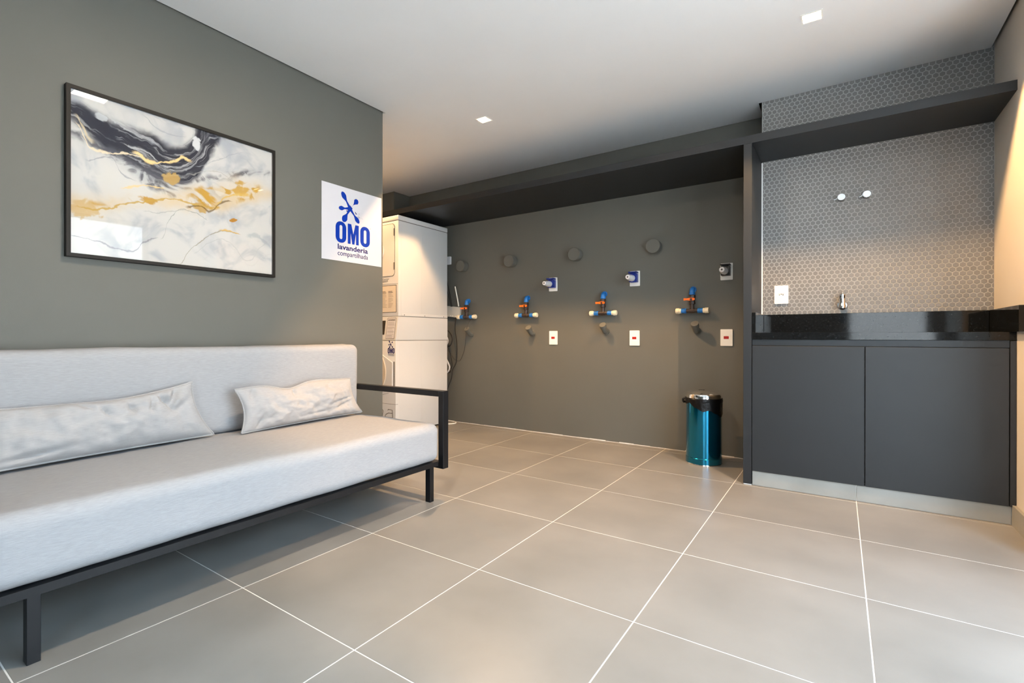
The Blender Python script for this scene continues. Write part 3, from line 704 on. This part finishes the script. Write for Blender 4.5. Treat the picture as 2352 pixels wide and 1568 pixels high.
# ------------------------------------------------------------------ framed picture
PY0, PY1, PZ0, PZ1 = -.276, .648, 1.222, 1.932
t = thing('framed_picture', 'framed abstract marble print in grey, white and gold above the sofa', 'picture', (XL, (PY0+PY1)/2, (PZ0+PZ1)/2))
pw2, ph2 = PY1-PY0, PZ1-PZ0
fw = .0150
mb = MB()
mb.ring([(-pw2/2, -ph2/2), (pw2/2, -ph2/2), (pw2/2, ph2/2), (-pw2/2, ph2/2)], [(-pw2/2+fw, -ph2/2+fw), (pw2/2-fw, -ph2/2+fw), (pw2/2-fw, ph2/2-fw), (-pw2/2+fw, ph2/2-fw)], .030, MX); mb.build('frame', m_frame, t)
# art shader
def art_material():
    m = D.materials.new('abstract marble print'); m.use_nodes = True; nt = m.node_tree; L = nt.links
    b = nt.nodes['Principled BSDF']; b.inputs['Roughness'].default_value = .8; b.inputs['Specular IOR Level'].default_value = 0.0
    def v(x): return x
    def math_(op, a, b_=None, c=None, clamp=False):
        n = nd(nt, 'ShaderNodeMath', operation=op); n.use_clamp = clamp
        for i, q in enumerate((a, b_, c)):
            if q is None: continue
            if isinstance(q, (int, float)): n.inputs[i].default_value = q
            else: L.new(q, n.inputs[i])
        return n.outputs[0]
    uv = nd(nt, 'ShaderNodeUVMap'); sp = nd(nt, 'ShaderNodeSeparateXYZ'); L.new(uv.outputs[0], sp.inputs[0])
    U, V = sp.outputs[0], sp.outputs[1]
    def noi(scale, detail=5, dist=0.0, vec=None, out='Fac', off=0.0):
        n = nd(nt, 'ShaderNodeTexNoise'); n.inputs['Scale'].default_value = scale; n.inputs['Detail'].default_value = detail; n.inputs['Distortion'].default_value = dist
        if vec is None:
            mp = nd(nt, 'ShaderNodeMapping'); mp.inputs['Location'].default_value = (off, off*.7, 0); mp.inputs['Scale'].default_value = (1.3, 1, 1); L.new(uv.outputs[0], mp.inputs[0]); vec = mp.outputs[0]
        L.new(vec, n.inputs['Vector']); return n.outputs[out]
    def rng(x, a, b_, c=0.0, d=1.0, sm=True):
        n = nd(nt, 'ShaderNodeMapRange'); n.interpolation_type = 'SMOOTHSTEP' if sm else 'LINEAR'
        for i, q in ((0, x), (1, a), (2, b_), (3, c), (4, d)):
            if isinstance(q, (int, float)): n.inputs[i].default_value = q
            else: L.new(q, n.inputs[i])
        return n.outputs[0]
    def curve(x, pts):
        n = nd(nt, 'ShaderNodeFloatCurve'); c = n.mapping.curves[0]
        pts = sorted(pts)
        c.points[0].location = pts[0]; c.points[1].location = pts[-1]
        for p in pts[1:-1]: c.points.new(*p)
        n.mapping.update(); L.new(x, n.inputs['Value']); return n.outputs[0]
    def mix(f, a, b_):
        n = nd(nt, 'ShaderNodeMix'); n.data_type = 'RGBA'; n.clamp_factor = True
        L.new(f, n.inputs[0]) if not isinstance(f, (int, float)) else setattr(n.inputs[0], 'default_value', f)
        for i, q in ((6, a), (7, b_)):
            if isinstance(q, tuple): n.inputs[i].default_value = (*q, 1)
            else: L.new(q, n.inputs[i])
        return n.outputs[2]
    # warped coordinates
    n1 = noi(2.6, 5, .6, off=2.0); n2 = noi(2.6, 5, .6, off=9.0); n3 = noi(12, 6, 1.0, off=4.0)
    Uw = math_('ADD', U, math_('MULTIPLY', math_('SUBTRACT', n1, .5), .16))
    Vw = math_('ADD', V, math_('ADD', math_('MULTIPLY', math_('SUBTRACT', n2, .5), .16), math_('MULTIPLY', math_('SUBTRACT', n3, .5), .05)))
    cc = nd(nt, 'ShaderNodeCombineXYZ')
    # base white with soft grey clouds
    base = mix(rng(noi(3.5, 6, 1.5, off=20), .45, .68), (.49, .485, .47), (.34, .355, .38))
    base = mix(rng(noi(2.0, 3, 0, off=31), .50, .70, 0, .6), base, (.52, .50, .46))
    # dark band
    fc = curve(Uw, [(0, .86), (.1, .82), (.2, .78), (.3, .755), (.4, .70), (.48, .73), (.56, .86), (.64, .98), (1, 1)])
    hw = curve(Uw, [(0, .07), (.1, .09), (.2, .12), (.3, .15), (.42, .16), (.5, .17), (.58, .15), (.66, .085), (.73, .0), (1, 0)])
    dd = math_('SUBTRACT', Vw, fc); ad = math_('ABSOLUTE', dd)
    cc2 = nd(nt, 'ShaderNodeCombineXYZ'); L.new(math_('MULTIPLY', Uw, 3.0), cc2.inputs[0]); L.new(math_('MULTIPLY', dd, 15.0), cc2.inputs[1])
    st = noi(2.0, 7, 1.2, vec=cc2.outputs[0])
    band = rng(math_('SUBTRACT', hw, ad), -.02, .045)
    dk = math_('MULTIPLY', band, rng(st, .48, .72, 1.0, .10))
    col = mix(math_('MULTIPLY', band, .35), base, (.28, .29, .33))
    col = mix(dk, col, (.022, .022, .032))
    # grey fringe under it
    f2 = curve(Uw, [(0, .70), (.15, .70), (.22, .65), (.3, .60), (.4, .57), (.45, .54), (.5, .56), (.56, .66), (.66, .70), (.8, .74), (.9, .80), (1, .82)])
    d2 = math_('ABSOLUTE', math_('SUBTRACT', Vw, f2))
    h2 = curve(U, [(0, .02), (.2, .05), (.42, .085), (.5, .065), (.6, .02), (.85, .035), (1, .01)])
    fr = math_('MULTIPLY', rng(math_('SUBTRACT', h2, d2), -.02, .03), rng(noi(9, 7, 1.8, off=3), .40, .60, .1, .9))
    col = mix(fr, col, (.06, .06, .075))
    # tan haze and gold band
    f3 = curve(Uw, [(0, .29), (.1, .31), (.2, .355), (.3, .41), (.42, .45), (.55, .49), (.66, .53), (.76, .60), (.88, .64), (1, .66)])
    h3 = curve(U, [(0, .065), (.15, .03), (.3, .035), (.45, .06), (.6, .11), (.75, .12), (.86, .085), (1, .04)])
    d3 = math_('ABSOLUTE', math_('SUBTRACT', Vw, f3))
    g1 = rng(math_('SUBTRACT', h3, d3), -.05, .05)
    col = mix(math_('MULTIPLY', g1, rng(noi(4, 5, .8, off=13), .35, .65, .1, .75)), col, (.50, .39, .24))
    col = mix(math_('MULTIPLY', rng(math_('SUBTRACT', h3, d3), .0, .05), rng(noi(5, 6, 1.2, off=27), .52, .62)), col, (.40, .24, .04))
    def blob(x, y, rx, ry, c, k=1.0):
        nonlocal col
        ex = math_('MULTIPLY', math_('SUBTRACT', Uw, x), 1/rx); ey = math_('MULTIPLY', math_('SUBTRACT', Vw, y), 1/ry)
        r = math_('ADD', math_('ADD', math_('MULTIPLY', ex, ex), math_('MULTIPLY', ey, ey)), math_('MULTIPLY', math_('SUBTRACT', noi(13, 7, 1.2, off=x*50), .5), 3.4))
        col = mix(math_('MULTIPLY', rng(r, .55, 1.2, 1, 0), k), col, c)
    blob(.435, .60, .045, .055, (.42, .27, .08), .85)
    blob(.83, .635, .055, .05, (.42, .25, .035), .9)
    blob(.32, .415, .045, .028, (.38, .21, .025), .9)
    blob(.585, .455, .05, .04, (.38, .22, .03), .8)
    blob(.04, .27, .06, .06, (.44, .31, .14), .8)
    blob(.755, .375, .028, .014, (.33, .15, .01), .95)
    blob(.54, .91, .025, .04, (.56, .57, .58), .9)
    blob(.12, .885, .025, .025, (.46, .48, .50), .8)
    blob(.66, .60, .05, .05, (.56, .55, .50), .5)
    # veins
    def vein(pts, wdt, c, k=.8, jit=.03, u0=None, u1=None, off=0):
        nonlocal col
        u0 = min(p[0] for p in pts) if u0 is None else u0; u1 = max(p[0] for p in pts) if u1 is None else u1
        P_ = [(0.0, pts[0][1])]+[p for p in pts if 0 < p[0] < 1]+[(1.0, pts[-1][1])]
        f = curve(U, P_)
        vj = math_('ADD', V, math_('ADD', math_('MULTIPLY', math_('SUBTRACT', noi(7, 8, .3, off=off), .5), jit*3.2), math_('MULTIPLY', math_('SUBTRACT', noi(38, 3, 0, off=off+.5), .5), .022)))
        wdt = math_('MULTIPLY', rng(noi(11, 3, 0, off=off+40), .35, .65, .6, 1.5), wdt)
        d_ = math_('ABSOLUTE', math_('SUBTRACT', vj, f))
        a = rng(d_, math_('MULTIPLY', wdt, .3), math_('MULTIPLY', wdt, 1.4), 1, 0)
        a = math_('MULTIPLY', a, math_('MULTIPLY', rng(U, u0-.01, u0+.02), rng(U, u1-.02, u1+.01, 1, 0)))
        col = mix(math_('MULTIPLY', a, k), col, c)
    G = (.62, .46, .22); GR = (.20, .20, .20)
    vein([(.02, .80), (.053, .729), (.085, .668), (.137, .664), (.226, .691), (.283, .69), (.33, .665)], .006, (.66, .55, .38), .9, .02, off=1)
    vein([(.25, .705), (.283, .70), (.307, .678), (.369, .684), (.459, .736), (.479, .765), (.527, .751)], .009, (.72, .52, .24), .95, .012, off=2)
    vein([(.02, .86), (.045, .80), (.09, .70)], .014, (.55, .45, .30), .8, .03, off=3)
    vein([(.02, .284), (.142, .311), (.214, .356), (.313, .405), (.439, .448), (.541, .440), (.65, .46)], .006, (.40, .26, .06), .9, .022, off=5)
    vein([(.2, .46), (.30, .50), (.40, .52)], .005, G, .8, .02, off=6)
    vein([(.50, .42), (.58, .445), (.62, .42), (.68, .49), (.75, .53)], .006, (.12, .07, .02), .8, .015, off=7)
    vein([(.66, .48), (.726, .56), (.80, .60), (.86, .61)], .010, (.50, .33, .08), .8, .02, off=8)
    vein([(.466, .0), (.507, .09), (.576, .19), (.65, .265), (.70, .295), (.80, .290)], .004, (.24, .21, .15), .8, .012, off=9)
    vein([(.68, .295), (.72, .304), (.80, .288)], .006, (.50, .30, .05), .8, .008, off=9)
    vein([(.38, .17), (.407, .28), (.44, .35), (.47, .395), (.54, .39), (.613, .355)], .004, (.25, .25, .24), .75, .014, off=10)
    vein([(.0, .10), (.094, .09), (.169, .062), (.26, .065), (.295, .12), (.362, .165)], .004, (.22, .22, .24), .8, .014, off=11)
    vein([(.30, .33), (.36, .34), (.42, .37), (.50, .40)], .003, (.3, .3, .3), .6, .02, off=12)
    vein([(.54, .09), (.62, .19), (.69, .225), (.766, .18), (.85, .09), (.92, .20), (1, .30)], .005, (.36, .36, .36), .6, .02, off=13)
    vein([(.58, .06), (.66, .14), (.72, .17), (.80, .13), (.86, .05), (.93, .13), (1, .18)], .004, (.45, .44, .43), .6, .02, off=14)
    vein([(.84, .28), (.90, .29), (.95, .27), (1, .20)], .012, (.30, .32, .34), .6, .03, off=15)
    vein([(.29, .98), (.36, .915), (.44, .90), (.50, .92)], .004, (.30, .31, .33), .7, .012, off=16)
    vein([(.33, 1.0), (.42, .955), (.50, .95)], .003, (.38, .39, .41), .6, .012, off=17)
    vein([(.55, .73), (.68, .83), (.82, .93)], .003, (.30, .31, .33), .7, .02, off=18)
    vein([(.52, .66), (.60, .70), (.70, .72), (.80, .66)], .004, (.35, .33, .30), .6, .02, off=19)
    vein([(.80, .88), (.86, .86), (.92, .80)], .010, (.35, .36, .38), .6, .03, off=20)
    vein([(.06, .60), (.16, .64), (.2, .56), (.26, .52)], .006, (.20, .20, .23), .6, .03, off=21)
    L.new(col, b.inputs['Base Color'])
    return m
me = D.meshes.new('print'); a_ = pw2/2-fw; b_ = ph2/2-fw
me.from_pydata([(.018, -a_, -b_), (.018, a_, -b_), (.018, a_, b_), (.018, -a_, b_), (.002, -a_, -b_), (.002, a_, -b_), (.002, a_, b_), (.002, -a_, b_)], [], [(0, 1, 2, 3), (7, 6, 5, 4), (4, 5, 1, 0), (5, 6, 2, 1), (6, 7, 3, 2), (7, 4, 0, 3)])
uvl = me.uv_layers.new(name='UVMap')
for p in me.polygons:
    for li in p.loop_indices:
        c = me.vertices[me.loops[li].vertex_index].co; uvl.data[li].uv = ((c.y+a_)/(2*a_), (c.z+b_)/(2*b_))
me.materials.append(art_material()); o = D.objects.new('print', me); C.objects.link(o); o.parent = t
# glazing: clear sheet with mirror-like reflection
mg = D.materials.new('picture glass'); mg.use_nodes = True; nt = mg.node_tree; nt.nodes.clear()
out = nd(nt, 'ShaderNodeOutputMaterial'); mx = nd(nt, 'ShaderNodeMixShader'); tr = nd(nt, 'ShaderNodeBsdfTransparent'); gl = nd(nt, 'ShaderNodeBsdfGlossy'); fz = nd(nt, 'ShaderNodeFresnel')
gl.inputs['Roughness'].default_value = 0.0; fz.inputs['IOR'].default_value = 1.33
nt.links.new(fz.outputs[0], mx.inputs[0]); nt.links.new(tr.outputs[0], mx.inputs[1]); nt.links.new(gl.outputs[0], mx.inputs[2]); nt.links.new(mx.outputs[0], out.inputs[0])
MB().box(.0215, .0235, -a_+.0002, a_-.0002, -b_+.0002, b_-.0002).build('glass', mg, t)

# ------------------------------------------------------------------ sofa
t = thing('sofa', 'long pale grey fabric sofa on a black steel frame against the left wall', 'sofa', (-.46, .26, 0))
ox, oy = -.46, .26
S0, S1 = -.655, 1.135      # seat extents along the wall
def B(mb, x0, x1, y0, y1, z0, z1, **k): return mb.box(x0-ox, x1-ox, y0-oy, y1-oy, z0, z1, **k)
def soft(x0, x1, y0, y1, z0, z1, r, bow=0.0, seed=0, nx=26, ny=60, nz=12, wr=.0015):
    """upholstered block: superellipsoid-edged box with light waviness"""
    bm = bmesh.new()
    bmesh.ops.create_cube(bm, size=1.0)
    for v_ in bm.verts: v_.co = Vector(((x0+x1)/2+v_.co.x*(x1-x0), (y0+y1)/2+v_.co.y*(y1-y0), (z0+z1)/2+v_.co.z*(z1-z0)))
    for ax, n in ((0, nx), (1, ny), (2, nz)):
        lo = (x0, y0, z0)[ax]; hi = (x1, y1, z1)[ax]
        cuts = [lo+r*k/5 for k in range(1, 6)]+[hi-r*k/5 for k in range(1, 6)]+[lo+r+(hi-lo-2*r)*k/n for k in range(1, n)]
        for c in cuts:
            co = [0, 0, 0]; co[ax] = c; no = [0, 0, 0]; no[ax] = 1
            bmesh.ops.bisect_plane(bm, geom=bm.verts[:]+bm.edges[:]+bm.faces[:], plane_co=co, plane_no=no)
    cx_, cy_, cz_ = (x0+x1)/2, (y0+y1)/2, (z0+z1)/2; hx, hy, hz = (x1-x0)/2, (y1-y0)/2, (z1-z0)/2
    for v_ in bm.verts:
        q = v_.co-Vector((cx_, cy_, cz_))
        core = Vector((max(-hx+r, min(hx-r, q.x)), max(-hy+r, min(hy-r, q.y)), max(-hz+r, min(hz-r, q.z))))
        e = q-core
        if e.length > 1e-6:
            m_ = max(abs(e.x), abs(e.y), abs(e.z)); e = e.normalized()*m_
        nrm = e.normalized() if e.length > 1e-6 else Vector((0, 0, 0))
        p = Vector((cx_, cy_, cz_))+core+e
        w_ = noise.noise(Vector((p.x*5, p.y*3.2+seed, p.z*5)))*wr*2+noise.noise(Vector((p.x*16, p.y*11+seed, p.z*14)))*wr*.7
        p += nrm*w_
        if bow: p.z += bow*(1-(q.x/hx)**2)*(1-(q.y/hy)**4)*(1 if q.z > 0 else 0)
        v_.co = p-Vector((ox, oy, 0))
    mbx = MB(); mbx.bm.free(); mbx.bm = bm; return mbx
soft(-.862, -.052, S0, S1,   .213, .418, .046, bow=.004, seed=1, wr=.0022).build('seat_cushion', m_fabric, t, smooth=True)
soft(-.868, -.712, S0+.01, 1.128, .421, .842, .040, seed=8, nx=4, wr=.0030).build('back_cushion', m_fabric, t, smooth=True)
mb = MB(); B(mb, -.094, -.058, -.64, 1.118, .186, .211); B(mb, -.86, -.824, -.64, 1.118, .186, .211)
for yy in (-.55, .26, 1.06): B(mb, -.824, -.094, yy-.015, yy+.015, .186, .210)
mb.build('base_frame', m_black, t)
for x_ in (-.098, -.80):
    for yy in (-.562, 1.060):
        mb = MB(); B(mb, x_, x_+.034, yy, yy+.030, .0, .186, bev=.001); mb.build('leg', m_black, t)
for (ya, yb) in ((1.140, 1.184), (-.705, -.661)):
    mb = MB()
    B(mb, -.076, -.040, ya, yb, .166, .592, bev=.0012); B(mb, -.84, -.804, ya, yb, .166, .592, bev=.0012)
    B(mb, -.805, -.075, ya, yb, .560, .592, bev=.0012); B(mb, -.805, -.075, ya, yb, .166, .198, bev=.0012)
    mb.build('armrest', m_black, t)
    mb = MB(); B(mb, -.50, -.46, min(ya, 1.118) if ya > 0 else yb, ya if ya > 0 else -.64, .188, .208); mb.build('arm_bracket', m_black, t)

def pillow(name, label, c00, c10, c11, c01, th, seed, topf, creases):
    """c00 bottom-left, c10 bottom-right, c11 top-right, c01 top-left (world)"""
    c00, c10, c11, c01 = map(Vector, (c00, c10, c11, c01)); o0 = (c00+c10)/2
    NU, NV = 110, 44
    nrm = (c10-c00).cross(c01-c00).normalized()
    if nrm.x < 0: nrm = -nrm
    def pt(u, v, side):
        p = c00*(1-u)*(1-v)+c10*u*(1-v)+c11*u*v+c01*(1-u)*v
        hu = (c10-c00).normalized(); hv = (c01-c00).normalized()
        # seams bow inwards between corners
        p += hu*(.030*(1-(2*v-1)**2)*(1 if u < .5 else -1)*abs(2*u-1)**3)
        p += hv*(topf(u)*v**2)+hv*(.004*(1-(2*u-1)**2)*(1-v)**3)
        prof = (max(0, 1-abs(2*u-1)**3.0))**.55*(max(0, 1-abs(2*v-1)**2.4))**.6
        d_ = th*prof
        rim = 1-max(abs(2*u-1), abs(2*v-1))**6
        q = Vector((u*7.5, v*2.6, seed))
        wr = noise.noise(q)*.017+noise.noise(q*2.3)*.010+noise.noise(q*5)*.003
        for (cu, cv, ang, ln, wd, am) in creases:
            du, dv = (u-cu)*.74, (v-cv)*.27
            s_ = du*math.cos(ang)+dv*math.sin(ang); r_ = -du*math.sin(ang)+dv*math.cos(ang)
            wr += 1.7*am*math.exp(-(s_/ln)**2-(r_/wd)**2)
        d_ += wr*rim if side > 0 else 0
        return p+nrm*side*d_*(1 if side > 0 else .75)
    bm = bmesh.new(); F = {}; Bk = {}
    for i in range(NU+1):
        for j in range(NV+1):
            u, v = i/NU, j/NV
            F[i, j] = bm.verts.new(pt(u, v, 1)-o0)
            Bk[i, j] = F[i, j] if (i in (0, NU) or j in (0, NV)) else bm.verts.new(pt(u, v, -1)-o0)
    for i in range(NU):
        for j in range(NV):
            bm.faces.new((F[i, j], F[i+1, j], F[i+1, j+1], F[i, j+1]))
            bm.faces.new((Bk[i, j], Bk[i, j+1], Bk[i+1, j+1], Bk[i+1, j]))
    t = thing(name, label, 'cushion', tuple(o0), 'long lumbar cushions on the sofa')
    mbx = MB(); mbx.bm.free(); mbx.bm = bm; mbx.build('cover', m_fabric2, t, smooth=True)
    # flat flange seam around the edge
    loop = [pt(k/30, 0, 1) for k in range(30)]+[pt(1, k/12, 1) for k in range(12)]+[pt(1-k/30, 1, 1) for k in range(30)]+[pt(0, 1-k/12, 1) for k in range(13)]
    MB().tube([p-o0 for p in loop], .0042, 6, 2).build('piping', m_fabric2, t, smooth=True)
    return t
pillow('lumbar_cushion', 'crumpled long grey cushion at the left end of the sofa', (-.600, -.60, .432), (-.668, .222, .432), (-.676, .128, .690), (-.685, -.585, .640), .062, 3.1,
       lambda u: -.050*math.exp(-((u-.55)/.26)**2)+.0*u-.012*math.sin(u*9),
       [(.86, .80, 1.0, .05, .014, -.020), (.80, .72, 1.9, .05, .012, -.014), (.72, .70, 1.2, .035, .010, -.012), (.62, .74, 1.5, .04, .010, -.010), (.50, .70, 1.9, .03, .010, -.009), (.90, .62, .5, .06, .016, -.012), (.42, .9, 2.2, .04, .012, -.010), (.2, .12, .1, .10, .012, -.010)])
pillow('lumbar_cushion', 'grey cushion at the right end of the sofa, beside the armrest', (-.602, .318, .428), (-.650, 1.092, .432), (-.688, 1.035, .645), (-.612, .290, .642), .052, 8.4,
       lambda u: -.036*math.exp(-((u-.40)/.14)**2)+.008*math.sin((u-.1)*5),
       [(.42, .93, 1.3, .03, .010, -.016), (.10, .88, 1.0, .05, .012, -.012), (.82, .30, .30, .12, .010, -.007), (.86, .45, .15, .10, .008, -.006), (.12, .20, 1.2, .05, .014, -.010), (.55, .2, .1, .12, .010, -.005)])
